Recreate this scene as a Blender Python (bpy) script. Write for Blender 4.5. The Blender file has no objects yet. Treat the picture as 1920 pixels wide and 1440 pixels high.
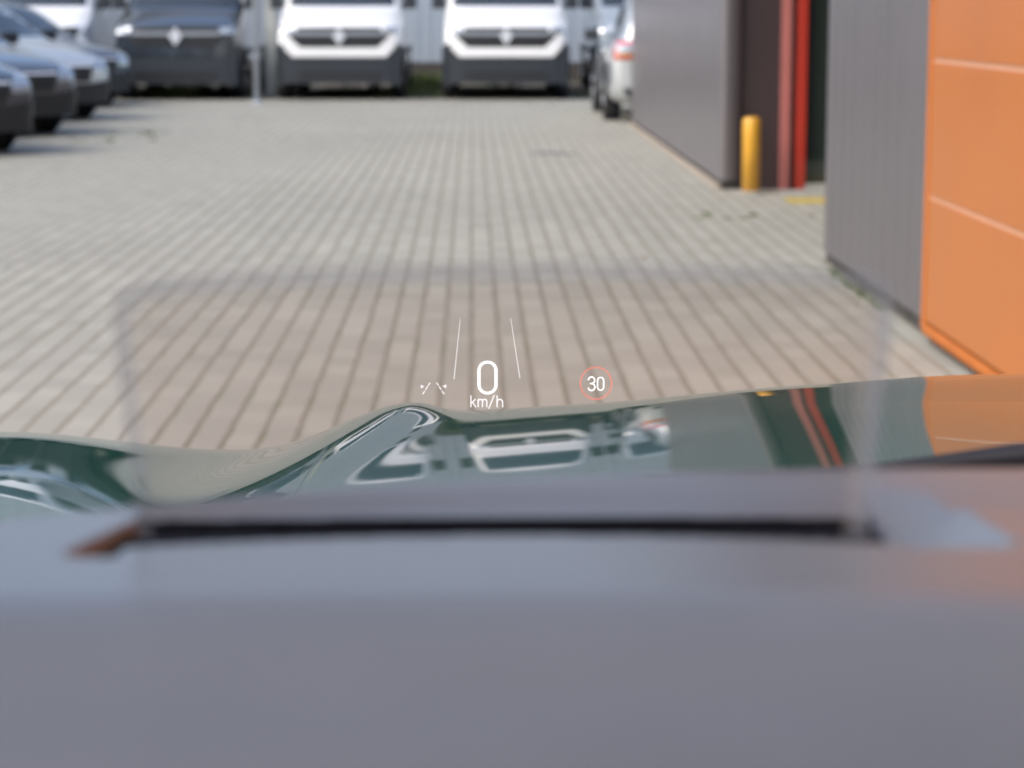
import bpy, bmesh, math, random
from math import radians as R, sin, cos, tan, atan2, exp, pi
from mathutils import Vector, Matrix
from mathutils.bvhtree import BVHTree
random.seed(7)
S = bpy.context.scene
COL = S.collection

# ------------------------------------------------------------------ camera, light, exposure
cam = bpy.data.cameras.new('camera')
camo = bpy.data.objects.new('camera', cam)
COL.objects.link(camo)
camo.location = (0, 0, 1.35)
camo.rotation_euler = (R(90 - 9.28), 0, R(-1.0))
cam.sensor_width = 36.0
cam.lens = 80.6
cam.clip_start = 0.05
cam.clip_end = 2000
cam.dof.use_dof = True
cam.dof.focus_distance = 1.95
cam.dof.aperture_fstop = 10.0
S.camera = camo

SUN_EL, SUN_AZ = R(44), R(236)          # azimuth clockwise from +Y
w = bpy.data.worlds.new('World')
S.world = w
w.use_nodes = True
nt = w.node_tree
bg = nt.nodes['Background']
sky = nt.nodes.new('ShaderNodeTexSky')
sky.sky_type = 'NISHITA'
sky.sun_disc = False
sky.sun_elevation = SUN_EL
sky.sun_rotation = SUN_AZ
sky.air_density = 1.0
sky.dust_density = 3.5
sky.ozone_density = 1.0
nt.links.new(sky.outputs[0], bg.inputs[0])
bg.inputs[1].default_value = 0.15
sun = bpy.data.lights.new('sun', 'SUN')
suno = bpy.data.objects.new('sun', sun)
COL.objects.link(suno)
sun.energy = 1.0
sun.angle = R(35)
sun.color = (1.0, 0.965, 0.92)
sd = Vector((sin(SUN_AZ) * cos(SUN_EL), cos(SUN_AZ) * cos(SUN_EL), sin(SUN_EL)))
suno.rotation_euler = (-sd).to_track_quat('-Z', 'Y').to_euler()
suno.location = sd * 60
S.view_settings.view_transform = 'Standard'
S.view_settings.look = 'None'
S.view_settings.exposure = 0.93
S.view_settings.gamma = 1
S.cycles.max_bounces = 8
S.cycles.transparent_max_bounces = 12

# ------------------------------------------------------------------ materials
def newmat(name):
    m = bpy.data.materials.new(name)
    m.use_nodes = True
    return m, m.node_tree, m.node_tree.nodes['Principled BSDF']

def mat(name, col, rough=0.5, metal=0.0, coat=0.0, var=0.12, scale=6.0, bump=0.0, bscale=200, ior=1.5, spec=None, rvar=0.0):
    """principled surface with a soft noise variation of tone, gloss and relief"""
    m, t, p = newmat(name)
    tc = t.nodes.new('ShaderNodeTexCoord')
    n = t.nodes.new('ShaderNodeTexNoise')
    n.inputs['Scale'].default_value = scale
    n.inputs['Detail'].default_value = 6
    t.links.new(tc.outputs['Object'], n.inputs['Vector'])
    mx = t.nodes.new('ShaderNodeMix'); mx.data_type = 'RGBA'
    mx.inputs[6].default_value = tuple(c * (1 - var) for c in col) + (1,)
    mx.inputs[7].default_value = tuple(min(1, c * (1 + var)) for c in col) + (1,)
    t.links.new(n.outputs[0], mx.inputs[0])
    t.links.new(mx.outputs[2], p.inputs['Base Color'])
    p.inputs['Roughness'].default_value = rough
    p.inputs['Metallic'].default_value = metal
    p.inputs['Coat Weight'].default_value = coat
    p.inputs['Coat Roughness'].default_value = 0.02
    p.inputs['IOR'].default_value = ior
    if spec is not None:
        p.inputs['Specular IOR Level'].default_value = spec
    if rvar:
        mr = t.nodes.new('ShaderNodeMapRange')
        mr.inputs[3].default_value = max(0, rough - rvar); mr.inputs[4].default_value = rough + rvar
        t.links.new(n.outputs[0], mr.inputs[0])
        t.links.new(mr.outputs[0], p.inputs['Roughness'])
    if bump:
        n2 = t.nodes.new('ShaderNodeTexNoise'); n2.inputs['Scale'].default_value = bscale
        t.links.new(tc.outputs['Object'], n2.inputs['Vector'])
        b = t.nodes.new('ShaderNodeBump'); b.inputs['Strength'].default_value = bump
        b.inputs['Distance'].default_value = 0.002
        t.links.new(n2.outputs[0], b.inputs['Height'])
        t.links.new(b.outputs[0], p.inputs['Normal'])
    return m

def emit(name, col, strength, alpha=1.0):
    m, t, p = newmat(name)
    e = t.nodes.new('ShaderNodeEmission')
    e.inputs[0].default_value = col + (1,); e.inputs[1].default_value = strength
    out = t.nodes['Material Output']
    if alpha < 1:
        tr = t.nodes.new('ShaderNodeBsdfTransparent')
        mx = t.nodes.new('ShaderNodeMixShader'); mx.inputs[0].default_value = alpha
        t.links.new(tr.outputs[0], mx.inputs[1]); t.links.new(e.outputs[0], mx.inputs[2])
        t.links.new(mx.outputs[0], out.inputs[0])
    else:
        t.links.new(e.outputs[0], out.inputs[0])
    t.nodes.remove(p)
    return m

def clear_mat(name, tint, gloss, glosscol=(1, 1, 1), rough=0.02, diff=0.0, diffcol=(.5, .5, .52)):
    m, t, p = newmat(name)
    t.nodes.remove(p)
    tr = t.nodes.new('ShaderNodeBsdfTransparent'); tr.inputs[0].default_value = tint + (1,)
    gl = t.nodes.new('ShaderNodeBsdfGlossy'); gl.inputs[0].default_value = glosscol + (1,); gl.inputs[1].default_value = rough
    mx = t.nodes.new('ShaderNodeMixShader'); mx.inputs[0].default_value = gloss
    t.links.new(tr.outputs[0], mx.inputs[1]); t.links.new(gl.outputs[0], mx.inputs[2])
    last = mx
    if diff:
        d = t.nodes.new('ShaderNodeBsdfDiffuse'); d.inputs[0].default_value = diffcol + (1,)
        m2 = t.nodes.new('ShaderNodeMixShader'); m2.inputs[0].default_value = diff
        t.links.new(mx.outputs[0], m2.inputs[1]); t.links.new(d.outputs[0], m2.inputs[2])
        last = m2
    t.links.new(last.outputs[0], t.nodes['Material Output'].inputs[0])
    return m

PITCH, JOINT, BRICK = 0.112, 0.015, 0.205
def paver_mat():
    m, t, p = newmat('paver')
    N, L = t.nodes.new, t.links.new
    def math_(op, a, b=None, c=None):
        n = N('ShaderNodeMath'); n.operation = op
        for i, v in enumerate((a, b, c)):
            if v is None: continue
            if isinstance(v, (int, float)): n.inputs[i].default_value = v
            else: L(v, n.inputs[i])
        return n.outputs[0]
    def noise(vec, scale, detail=4, rough=.6):
        n = N('ShaderNodeTexNoise'); n.inputs['Scale'].default_value = scale
        n.inputs['Detail'].default_value = detail; n.inputs['Roughness'].default_value = rough
        L(vec, n.inputs['Vector']); return n.outputs[0]
    geo = N('ShaderNodeNewGeometry')
    P = geo.outputs['Position']
    wob = N('ShaderNodeTexNoise'); wob.inputs['Scale'].default_value = 3.5; wob.inputs['Detail'].default_value = 3
    L(P, wob.inputs['Vector'])
    sub = N('ShaderNodeVectorMath'); sub.operation = 'SUBTRACT'; L(wob.outputs['Color'], sub.inputs[0]); sub.inputs[1].default_value = (.5, .5, .5)
    sc = N('ShaderNodeVectorMath'); sc.operation = 'SCALE'; L(sub.outputs[0], sc.inputs[0]); sc.inputs['Scale'].default_value = 0.016
    ad = N('ShaderNodeVectorMath'); ad.operation = 'ADD'; L(P, ad.inputs[0]); L(sc.outputs[0], ad.inputs[1])
    sx = N('ShaderNodeSeparateXYZ'); L(ad.outputs[0], sx.inputs[0])
    u = math_('DIVIDE', sx.outputs[0], PITCH)
    iu = math_('ROUND', u)                                   # a joint sits on every whole number
    du = math_('ABSOLUTE', math_('SUBTRACT', u, iu))
    row = math_('FLOOR', u)
    off = math_('MULTIPLY', math_('MODULO', math_('ABSOLUTE', row), 2.0), 0.5)
    v = math_('ADD', math_('DIVIDE', sx.outputs[1], BRICK), off)
    iv = math_('ROUND', v)
    dv = math_('ABSOLUTE', math_('SUBTRACT', v, iv))
    jn = noise(P, 9.0, 5)
    half = math_('MULTIPLY_ADD', jn, 0.10, JOINT / 2 / PITCH - 0.045)
    mr = N('ShaderNodeMapRange'); mr.interpolation_type = 'SMOOTHSTEP'
    L(du, mr.inputs[0]); L(half, mr.inputs[1]); L(math_('ADD', half, 0.04), mr.inputs[2])
    mr.inputs[3].default_value = 1; mr.inputs[4].default_value = 0
    mv = N('ShaderNodeMapRange'); L(dv, mv.inputs[0]); mv.inputs[1].default_value = 0.008; mv.inputs[2].default_value = 0.025
    mv.inputs[3].default_value = 0.16; mv.inputs[4].default_value = 0
    joint = math_('MAXIMUM', mr.outputs[0], mv.outputs[0])
    cb = N('ShaderNodeCombineXYZ'); L(row, cb.inputs[0]); L(math_('FLOOR', v), cb.inputs[1])
    wn = N('ShaderNodeTexWhiteNoise'); wn.noise_dimensions = '3D'; L(cb.outputs[0], wn.inputs['Vector'])
    ramp = N('ShaderNodeValToRGB')
    e = ramp.color_ramp.elements
    e[0].position = 0; e[0].color = (.268, .264, .226, 1)
    e[1].position = 1; e[1].color = (.326, .321, .278, 1)
    for pos, c in ((.25, (.285, .281, .243)), (.5, (.298, .290, .251)), (.75, (.307, .302, .259))):
        k = e.new(pos); k.color = c + (1,)
    L(wn.outputs[0], ramp.inputs[0])
    big = noise(P, 0.35, 5); fine = noise(P, 60, 4, .7)
    mul = math_('ADD', math_('MULTIPLY_ADD', big, 0.36, 0.70), math_('MULTIPLY', fine, 0.24))
    sc2 = N('ShaderNodeVectorMath'); sc2.operation = 'SCALE'; L(ramp.outputs[0], sc2.inputs[0]); L(mul, sc2.inputs['Scale'])
    # joints: sandy soil with moss in patches
    mossn = noise(P, 1.7, 5, .65)
    mossr = N('ShaderNodeMapRange'); L(mossn, mossr.inputs[0]); mossr.inputs[1].default_value = .5; mossr.inputs[2].default_value = .68
    jc = N('ShaderNodeMix'); jc.data_type = 'RGBA'; L(mossr.outputs[0], jc.inputs[0])
    jc.inputs[6].default_value = (.214, .200, .160, 1); jc.inputs[7].default_value = (.165, .165, .108, 1)
    fin = N('ShaderNodeMix'); fin.data_type = 'RGBA'; L(joint, fin.inputs[0]); L(sc2.outputs[0], fin.inputs[6]); L(jc.outputs[2], fin.inputs[7])
    L(fin.outputs[2], p.inputs['Base Color'])
    p.inputs['Roughness'].default_value = 0.8
    b = N('ShaderNodeBump'); b.inputs['Strength'].default_value = .6; b.inputs['Distance'].default_value = 0.006
    L(math_('SUBTRACT', math_('MULTIPLY', fine, .3), joint), b.inputs['Height'])
    L(b.outputs[0], p.inputs['Normal'])
    return m

M = {}
M['paver'] = paver_mat()
M['green'] = mat('dark_green_car_paint', (.015, .085, .064), .30, .15, 1.0, .12, 300, spec=0.0)
M['dash'] = mat('soft_dashboard_plastic', (.130, .138, .152), .24, 0, 0, .06, 25, .08, 900, spec=.95)
M['headliner'] = mat('pale_grey_headliner', (.32, .32, .31), .9)
M['black'] = mat('black_plastic', (.012, .012, .016), .45)
M['rubber'] = mat('black_rubber', (.02, .02, .022), .7)
M['void'] = mat('matt_black_plastic_and_shade', (.005, .007, .013), .8, spec=.15)
M['combiner'] = clear_mat('tinted_combiner_glass', (.85, .808, .79), .045, rough=.02)
M['rim'] = clear_mat('frosted_glass_edge', (.91, .91, .93), .08, rough=.3, diff=.34, diffcol=(.25, .27, .33))
M['edge'] = clear_mat('painted_edge_light', (.95, .95, .96), .06, rough=.4, diff=.17, diffcol=(.72, .75, .80))  # paleness stands for light caught on the pane's right edge
M['hud'] = emit('white_readout_light', (.95, .97, 1.0), 1.0, .82)
M['hud_dim'] = emit('pale_readout_light', (.95, .97, 1.0), .9, .5)
M['hud_line'] = emit('faint_readout_light', (.95, .97, 1.0), .9, .36)
M['hud_red'] = emit('red_readout_light', (1.0, .22, .16), .8, .27)
M['white'] = mat('white_van_paint', (.80, .81, .82), .25, 0, .8, .03, 4)
M['darkvan'] = mat('grey_blue_van_paint', (.085, .10, .12), .16, .7, 1, .08, 200)
M['silver'] = mat('silver_car_paint', (.55, .58, .60), .3, .55, 1, .05, 200)
M['silverblue'] = mat('pale_blue_grey_paint', (.42, .48, .54), .3, .4, 1, .05, 200)
M['blackpaint'] = mat('black_car_paint', (.012, .013, .016), .25, .2, 1, .1, 200)
M['bluepaint'] = mat('dark_blue_car_paint', (.07, .085, .12), .25, .4, 1, .1, 200)
M['midgrey'] = mat('mid_grey_car_paint', (.11, .12, .135), .15, .75, 1, .06, 200)
M['steel'] = mat('steel_grey_car_paint', (.18, .19, .21), .15, .75, 1, .06, 200)
M['greypaint'] = mat('anthracite_car_paint', (.06, .065, .072), .3, .5, 1, .1, 200)
M['bumper'] = mat('dark_grey_bumper_plastic', (.020, .026, .034), .5, 0, 0, .15, 5)
M['grille'] = mat('black_grille', (.015, .017, .02), .4)
M['chrome'] = mat('chrome', (.75, .76, .78), .15, 1.0)
M['barpaint'] = mat('satin_grey_bar', (.26, .29, .33), .4)
M['emblem'] = mat('pale_silver_emblem', (.62, .65, .70), .35)
M['lamp'] = mat('clear_headlamp', (.45, .48, .52), .08, .6, 1)
M['red_lamp'] = mat('red_tail_lamp', (.45, .012, .02), .12, 0, 1)
M['amber'] = mat('amber_tail_lamp', (.6, .16, .02), .15, 0, 1)
M['glass'] = mat('dark_car_window', (.018, .026, .03), .04, 0, 1, .3, 3, spec=.8)
M['rimmetal'] = mat('alloy_rim', (.35, .36, .38), .3, .9)
M['cladding'] = mat('grey_wall_cladding', (.129, .119, .125), .40, .25, 0, .10, 1.3, rvar=.08)
M['flatclad'] = mat('smooth_grey_wall_cladding', (.150, .140, .148), .36, .25, 0, .07, .9, rvar=.06)
M['maroon'] = mat('dark_maroon_panel', (.032, .020, .022), .45, 0, 0, .12, 1.5)
M['orange'] = mat('orange_panel', (.41, .126, .017), .38, 0, .04, .07, 1.6, rvar=.07)
M['orange_trim'] = mat('bright_orange_trim', (.43, .125, .018), .36, 0, .2, .05, 3)
M['orange_base'] = mat('dull_orange_base_strip', (.38, .115, .02), .6, var=.15, scale=5, spec=.2)
M['seam'] = mat('pale_panel_joint', (.56, .30, .18), .4)
M['red'] = mat('red_door_frame', (.34, .026, .014), .35, 0, .3, .1, 3)
M['redpale'] = mat('faded_red_door_frame', (.36, .12, .11), .35, 0, .3, .1, 3)
M['doorglass'] = mat('dark_door_glass', (.02, .028, .024), .06, 0, .5, .4, .8)
M['plinth'] = mat('dark_wall_plinth', (.05, .045, .04), .8, var=.4, scale=8)
M['edging'] = mat('sandy_concrete_edging', (.31, .265, .215), .85, var=.3, scale=10)
M['yellow'] = mat('yellow_bollard_paint', (.62, .32, .03), .38, 0, .3, .12, 7)
M['yellowline'] = mat('worn_yellow_paint', (.40, .31, .07), .8, var=.3, scale=30)
M['blueclad'] = mat('pale_blue_grey_hall_cladding', (.31, .36, .42), .45, .15, 0, .06, .6)
M['pole'] = mat('pale_grey_pole_paint', (.42, .46, .52), .4, .2, 0, .1, 4)
M['concrete'] = mat('pale_concrete_post', (.36, .38, .37), .85, var=.2, scale=6)
M['soil'] = mat('weedy_soil', (.16, .14, .11), .95, var=.5, scale=2.5)
M['grass'] = mat('weed_leaf', (.11, .145, .05), .7, var=.4, scale=3)
M['iron'] = mat('worn_iron_cover', (.16, .155, .145), .7, .3, var=.3, scale=12)
M['leaf'] = mat('dry_brown_leaf', (.24, .12, .05), .8, var=.4, scale=20)
M['slab'] = mat('concrete_threshold', (.30, .30, .28), .85, var=.2, scale=6)

# ------------------------------------------------------------------ object helpers
def tag(o, label=None, cat=None, group=None, kind=None):
    if label: o['label'] = label
    if cat: o['category'] = cat
    if group: o['group'] = group
    if kind: o['kind'] = kind
    return o

def empty(name, loc=(0, 0, 0), rz=0.0):
    o = bpy.data.objects.new(name, None)
    COL.objects.link(o); o.location = loc; o.rotation_euler = (0, 0, rz)
    o.empty_display_size = .2
    return o

def link_mesh(name, me, material, parent=None, smooth=False):
    o = bpy.data.objects.new(name, me)
    COL.objects.link(o)
    if material is not None:
        me.materials.clear(); me.materials.append(material)
    if parent: o.parent = parent
    for p in me.polygons: p.use_smooth = smooth
    return o

class MB:
    def __init__(s): s.bm = bmesh.new()
    def box(s, x0, x1, y0, y1, z0, z1, bev=0.0):
        r = bmesh.ops.create_cube(s.bm, size=1)
        vs = r['verts']
        bmesh.ops.scale(s.bm, vec=(x1 - x0, y1 - y0, z1 - z0), verts=vs)
        bmesh.ops.translate(s.bm, vec=((x0 + x1) / 2, (y0 + y1) / 2, (z0 + z1) / 2), verts=vs)
        if bev:
            es = list({e for v in vs for e in v.link_edges})
            bmesh.ops.bevel(s.bm, geom=es, offset=bev, segments=2, affect='EDGES', profile=.6)
        return s
    def lathe(s, prof, seg=32, mat4=None):
        """prof: list of (r, z), turned about z"""
        rings = []
        for r, z in prof:
            ring = []
            for k in range(seg):
                a = 2 * pi * k / seg
                p = Vector((r * cos(a), r * sin(a), z))
                if mat4: p = mat4 @ p
                ring.append(s.bm.verts.new(p))
            rings.append(ring)
        for a, b in zip(rings, rings[1:]):
            for k in range(seg):
                s.bm.faces.new((a[k], a[(k + 1) % seg], b[(k + 1) % seg], b[k]))
        s.bm.faces.new(rings[0][::-1]); s.bm.faces.new(rings[-1])
        return s
    def tube(s, pts, radii, seg=12):
        rings = []
        pts = [Vector(p) for p in pts]
        for i, p in enumerate(pts):
            d = (pts[min(i + 1, len(pts) - 1)] - pts[max(i - 1, 0)]).normalized()
            q = d.to_track_quat('Z', 'Y')
            r = radii[i] if isinstance(radii, (list, tuple)) else radii
            ry, rz = r if isinstance(r, tuple) else (r, r)
            rings.append([s.bm.verts.new(p + q @ Vector((ry * cos(2 * pi * k / seg), rz * sin(2 * pi * k / seg), 0))) for k in range(seg)])
        for a, b in zip(rings, rings[1:]):
            for k in range(seg):
                s.bm.faces.new((a[k], a[(k + 1) % seg], b[(k + 1) % seg], b[k]))
        s.bm.faces.new(rings[0][::-1]); s.bm.faces.new(rings[-1])
        return s
    def prism(s, poly, y0, y1):
        """poly of (x,z), extruded along y"""
        a = [s.bm.verts.new((x, y0, z)) for x, z in poly]
        b = [s.bm.verts.new((x, y1, z)) for x, z in poly]
        n = len(poly)
        s.bm.faces.new(a); s.bm.faces.new(b[::-1])
        for k in range(n):
            s.bm.faces.new((a[k], b[k], b[(k + 1) % n], a[(k + 1) % n]))
        return s
    def build(s, name, material, parent=None, smooth=False):
        bmesh.ops.recalc_face_normals(s.bm, faces=s.bm.faces)
        me = bpy.data.meshes.new(name); s.bm.to_mesh(me); s.bm.free()
        return link_mesh(name, me, material, parent, smooth)

def children(o): return [c for c in COL.objects if c.parent == o]
def copy_tree(o, parent=None):
    c = o.copy(); COL.objects.link(c)
    if parent: c.parent = parent
    for ch in children(o): copy_tree(ch, c)
    return c

# ------------------------------------------------------------------ ground
def grid_mesh(name, xs, ys, f):
    vs = [(x, y, f(x, y)) for y in ys for x in xs]
    n = len(xs)
    fs = [(j * n + i, j * n + i + 1, (j + 1) * n + i + 1, (j + 1) * n + i) for j in range(len(ys) - 1) for i in range(n - 1)]
    me = bpy.data.meshes.new(name); me.from_pydata(vs, [], fs); me.update()
    return me

me = grid_mesh('pavement', [-400, -40, -8, 8, 40, 400], [-400, -20, 0, 20, 60, 900], lambda x, y: 0.0)
tag(link_mesh('pavement', me, M['paver']), kind='structure')

me = grid_mesh('verge', [-16 + i for i in range(24)], [35.6 + .6 * j for j in range(13)], lambda x, y: 0.006 + 0.05 * random.random() * (y > 36.5) * (y < 42.6))
tag(link_mesh('verge', me, M['soil'], smooth=True), kind='structure')

def weeds(name, spots, label):
    bm = bmesh.new()
    for (x, y, r, n, hh) in spots:
        for _ in range(n):
            a = random.random() * 2 * pi; d = r * random.random() ** .6
            px, py = x + d * cos(a), y + d * sin(a) * .6
            h = hh * random.uniform(.4, 1.1); wd = random.uniform(.006, .018)
            t = random.random() * 2 * pi; ln = random.uniform(-.6, .6) * h
            dx, dy = cos(t) * wd, sin(t) * wd
            v = [bm.verts.new(p) for p in ((px - dx, py - dy, .0), (px + dx, py + dy, .0),
                 (px + dx * .8 + ln * .4 * sin(t), py + dy * .8 - ln * .4 * cos(t), h * .6), (px + ln * sin(t), py - ln * cos(t), h),
                 (px - dx * .8 + ln * .4 * sin(t), py - dy * .8 - ln * .4 * cos(t), h * .6))]
            bm.faces.new(v)
    me = bpy.data.meshes.new(name); bm.to_mesh(me); bm.free()
    o = link_mesh(name, me, M['grass'])
    return tag(o, label, 'weeds', kind='stuff')

sp = []
for i in range(70):
    x = random.uniform(-8.5, 2.5)
    sp.append((x, random.uniform(35.2, 42.7), random.uniform(.1, .4), 26, random.uniform(.06, .22)))
for i in range(26):
    sp.append((random.uniform(-5.2, -4.0) if i % 2 else random.uniform(-1.1, -.2), random.uniform(35.3, 42.6), .35, 40, random.uniform(.12, .3)))
weeds('weeds', sp, 'green weeds growing on the strip below the parked vans and the hall wall')
sp = [(-3.9 + .09 * random.uniform(-3, 7), 24.6 + random.uniform(-.8, 1.2), .10, 7, .03) for _ in range(9)]
sp += [(1.868 - random.random() * .008, 10.3 + .09 * k + random.random() * .05, .022, 8, .022) for k in range(18)]
sp += [(1.55 + random.uniform(-.25, .35), 15.1 + random.uniform(-.25, .25), .03, 18, .012) for _ in range(7)]
weeds('moss', sp, 'low moss and grass tufts in the joints of the paving')

# ------------------------------------------------------------------ building on the right: the workshop
XW = 1.88
wk = empty('workshop_building', (XW, 12, 0))
tag(wk, 'workshop with grey and orange wall cladding and a recessed red framed entrance', 'building')
def W(name, mb, m, parent=wk, smooth=False):
    o = mb.build(name, m, None, smooth)
    o.parent = parent
    o.matrix_parent_inverse = Matrix.Translation(-Vector((XW, 12, 0)))
    return o
HW = 5.4
def ribbed(path, z0, z1, depth=.007, pitch=.30):
    """a cladding sheet along a plan path; flat ribs stand out on the left of travel"""
    pts = []; nrm = []
    tot = 0; cum = [0]
    for a, b in zip(path, path[1:]):
        tot += math.dist(a, b); cum.append(tot)
    def at(s):
        for i in range(len(path) - 1):
            if s <= cum[i + 1] + 1e-9:
                k = (s - cum[i]) / (cum[i + 1] - cum[i]); a, b = path[i], path[i + 1]
                d = Vector((b[0] - a[0], b[1] - a[1])).normalized()
                return Vector((a[0] + (b[0] - a[0]) * k, a[1] + (b[1] - a[1]) * k)), Vector((-d.y, d.x))
    prof = []
    s = 0
    while s < tot - pitch:
        prof += [(s, 0), (s + pitch * .55, 0), (s + pitch * .68, depth), (s + pitch * .87, depth)]
        s += pitch
    prof.append((tot, 0))
    m_ = MB(); lo = []; hi = []
    for s, d in prof:
        p, n = at(min(s, tot))
        p = p + n * d
        lo.append(m_.bm.verts.new((p.x, p.y, z0))); hi.append(m_.bm.verts.new((p.x, p.y, z1)))
    for i in range(len(lo) - 1):
        m_.bm.faces.new((lo[i], lo[i + 1], hi[i + 1], hi[i]))
    return m_
# near wall: straight, then a rounded corner into the entrance notch
rad = 2.0
YC = 11.98
path = [(XW, 9.33), (XW, YC)]
for k in range(1, 37):
    a = k / 36 * pi / 2
    path.append((XW + rad * (1 - cos(a)), YC + rad * sin(a)))
path.append((7.0, YC + rad))
W('ribbed_wall', ribbed(path, .075, HW), M['cladding'])
m_ = MB(); 
pp = [(p[0] + .03 if p[0] < 1.9 else p[0], p[1] - (.03 if p[0] > 1.9 else 0)) for p in path]
for a, b in zip(pp, pp[1:]):
    q = [m_.bm.verts.new(v) for v in ((a[0], a[1], 0), (b[0], b[1], 0), (b[0], b[1], .074), (a[0], a[1], .074))]
    m_.bm.faces.new(q)
W('plinth', m_, M['plinth'])
# orange wall: large panels with pale joints, corner trim, base flashing
zs = [.085, .60, 1.15, 1.70, 2.25, 2.80, 3.35, 3.90, 4.45, HW]
ow = MB()
for z0, z1 in zip(zs, zs[1:]):
    for y0, y1 in ((-4.0, 1.8), (1.8, 9.27)):
        ow.box(XW - .03, XW + .06, y0 + .004, y1 - .004, z0 + .0088, z1 - .0088, .004)
W('orange_wall', ow, M['orange'])
sm = MB()
for z in zs[1:-1]: sm.box(XW - .024, XW + .05, -4.0, 9.27, z - .0085, z + .0085)
W('panel_joint', sm, M['seam'])
W('corner_trim', MB().box(XW - .037, XW + .06, 9.272, 9.325, .06, HW, .006), M['orange_trim'])
W('base_flashing', MB().prism([(XW - .040, .045), (XW + .03, .045), (XW + .03, .082), (XW - .031, .082), (XW - .040, .066)], -4, 9.27), M['orange_base'])
W('plinth', MB().box(XW + .002, XW + .2, -4, 9.32, 0, .044), M['plinth'])
# far wall: smooth sheets
fw = MB()
for y0, y1 in ((17.385, 20.2), (20.2, 22.2), (22.2, 24.2), (24.2, 26.2), (26.2, 27.15)):
    fw.box(XW, XW + .10, y0 + .003, y1 - .003, .07, HW, .003)
W('smooth_wall', fw, M['flatclad'])
m_ = MB()
a8 = [(XW + .03 * (1 - cos(k / 8 * pi / 2)), 17.38 - .03 * sin(k / 8 * pi / 2)) for k in range(9)] + [(XW + .14, 17.35), (XW + .14, 17.5)]
lo = [m_.bm.verts.new((x, y, .07)) for x, y in a8]; hi = [m_.bm.verts.new((x, y, HW)) for x, y in a8]
for i in range(len(a8) - 1): m_.bm.faces.new((lo[i], lo[i + 1], hi[i + 1], hi[i]))
W('rounded_corner', m_, M['flatclad'], smooth=True)
W('plinth', MB().box(XW + .02, XW + .2, 17.4, 27.1, 0, .069), M['plinth'])
W('end_wall', MB().box(XW + .101, 9, 27.0, 27.15, 0, HW - .01), M['flatclad'])
# entrance face, frames and door glass
W('entrance_wall', MB().box(XW + .142, 2.327, 17.39, 17.65, 0, HW), M['maroon'])
df = MB().box(2.328, 2.396, 17.30, 17.55, 0, 4.2, .004)
d1 = W('door_frame', df, M['redpale'])
W('frame_gap', MB().box(2.397, 2.438, 17.37, 17.55, 0, 4.2), M['maroon'])
W('door_frame', MB().box(2.439, 2.512, 17.28, 17.55, 0, 4.2, .004), M['red'])
W('door_glass', MB().box(2.513, 4.6, 17.37, 17.43, .05, 4.2), M['doorglass'])
W('door_sill', MB().box(2.513, 4.6, 17.25, 17.55, .0, .049), M['slab'])
W('entrance_wall', MB().box(2.3275, 4.6, 17.39, 17.65, 4.21, HW), M['maroon'])
W('notch_wall', MB().box(4.6, 4.8, YC + rad + .02, 17.65, 0, HW), M['maroon'])
# roof and back so the block has a body
W('roof', MB().box(XW + .0, 9.5, -4.1, 27.2, HW + .002, HW + .25), M['flatclad'])
W('rear_wall', MB().box(9.2, 9.4, -4.0, 27.0, 0, HW), M['flatclad'])
W('door_threshold', MB().box(2.30, 4.5, 16.9, 17.24, .0, .012), M['slab'])
tag(MB().box(XW - .035, XW + .012, 17.42, 27.0, .0, .035, .006).build('edging_strip', M['edging']), 'thin sandy concrete edging along the foot of the far grey wall', 'kerb')
tag(MB().box(2.25, 3.2, 16.1, 16.55, .0, .006).build('yellow_line', M['yellowline']), 'short worn yellow painted line on the paving before the entrance', 'road marking')

# bollard
bo = empty('bollard', (2.075, 17.05, 0))
tag(bo, 'short round yellow bollard beside the dark maroon entrance wall', 'bollard')
MB().lathe([(.066, 0), (.066, .53), (.062, .548), (.05, .558), (.025, .563), (.002, .564)], 40).build('post', M['yellow'], bo, True)
MB().lathe([(.10, 0), (.10, .008), (.07, .014)], 32).build('foot', M['slab'], bo, True)
# manhole cover
mh = empty('manhole_cover', (.72, 21.8, .004))
tag(mh, 'faint round grey manhole cover set in the paving', 'manhole cover')
MB().lathe([(.27, 0), (.27, .006), (.235, .006)], 40).build('ring', M['slab'], mh)
lid = MB().lathe([(.23, 0), (.23, .005)], 40)
for i in range(-4, 5):
    for j in range(-4, 5):
        if math.hypot(i, j) < 4.3: lid.box(i * .045 - .014, i * .045 + .014, j * .045 - .014, j * .045 + .014, .0045, .009)
lid.build('lid', M['iron'], mh)
# litter leaves
def leaf(x, y, s, rz, label):
    bm = bmesh.new()
    o = [(0, -.5), (.22, -.25), (.30, .05), (.18, .35), (0, .55), (-.2, .3), (-.28, 0), (-.2, -.28)]
    c = bm.verts.new((0, 0, .10 * s))
    vs = [bm.verts.new((a * s, b * s, (.02 + .25 * abs(a)) * s)) for a, b in o]
    for k in range(8): bm.faces.new((c, vs[k], vs[(k + 1) % 8]))
    bmesh.ops.solidify(bm, geom=bm.faces[:], thickness=.002)
    me = bpy.data.meshes.new('fallen_leaf'); bm.to_mesh(me); bm.free()
    lo_ = link_mesh('fallen_leaf', me, M['leaf'])
    lo_.location = (x, y, .004); lo_.rotation_euler = (.1, .15, rz)
    tag(lo_, label, 'leaf', 'dry leaves on the paving')
leaf(.935, 12.5, .07, .6, 'small dry brown leaf alone on the open paving')
leaf(2.19, 17.0, .10, 1.9, 'dry leaf lying just right of the yellow bollard')
leaf(2.24, 15.1, .08, 2.6, 'dry leaf below the yellow line by the rounded wall corner')
leaf(2.16, 17.22, .07, .2, 'smaller dry leaf close against the foot of the yellow bollard')

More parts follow.
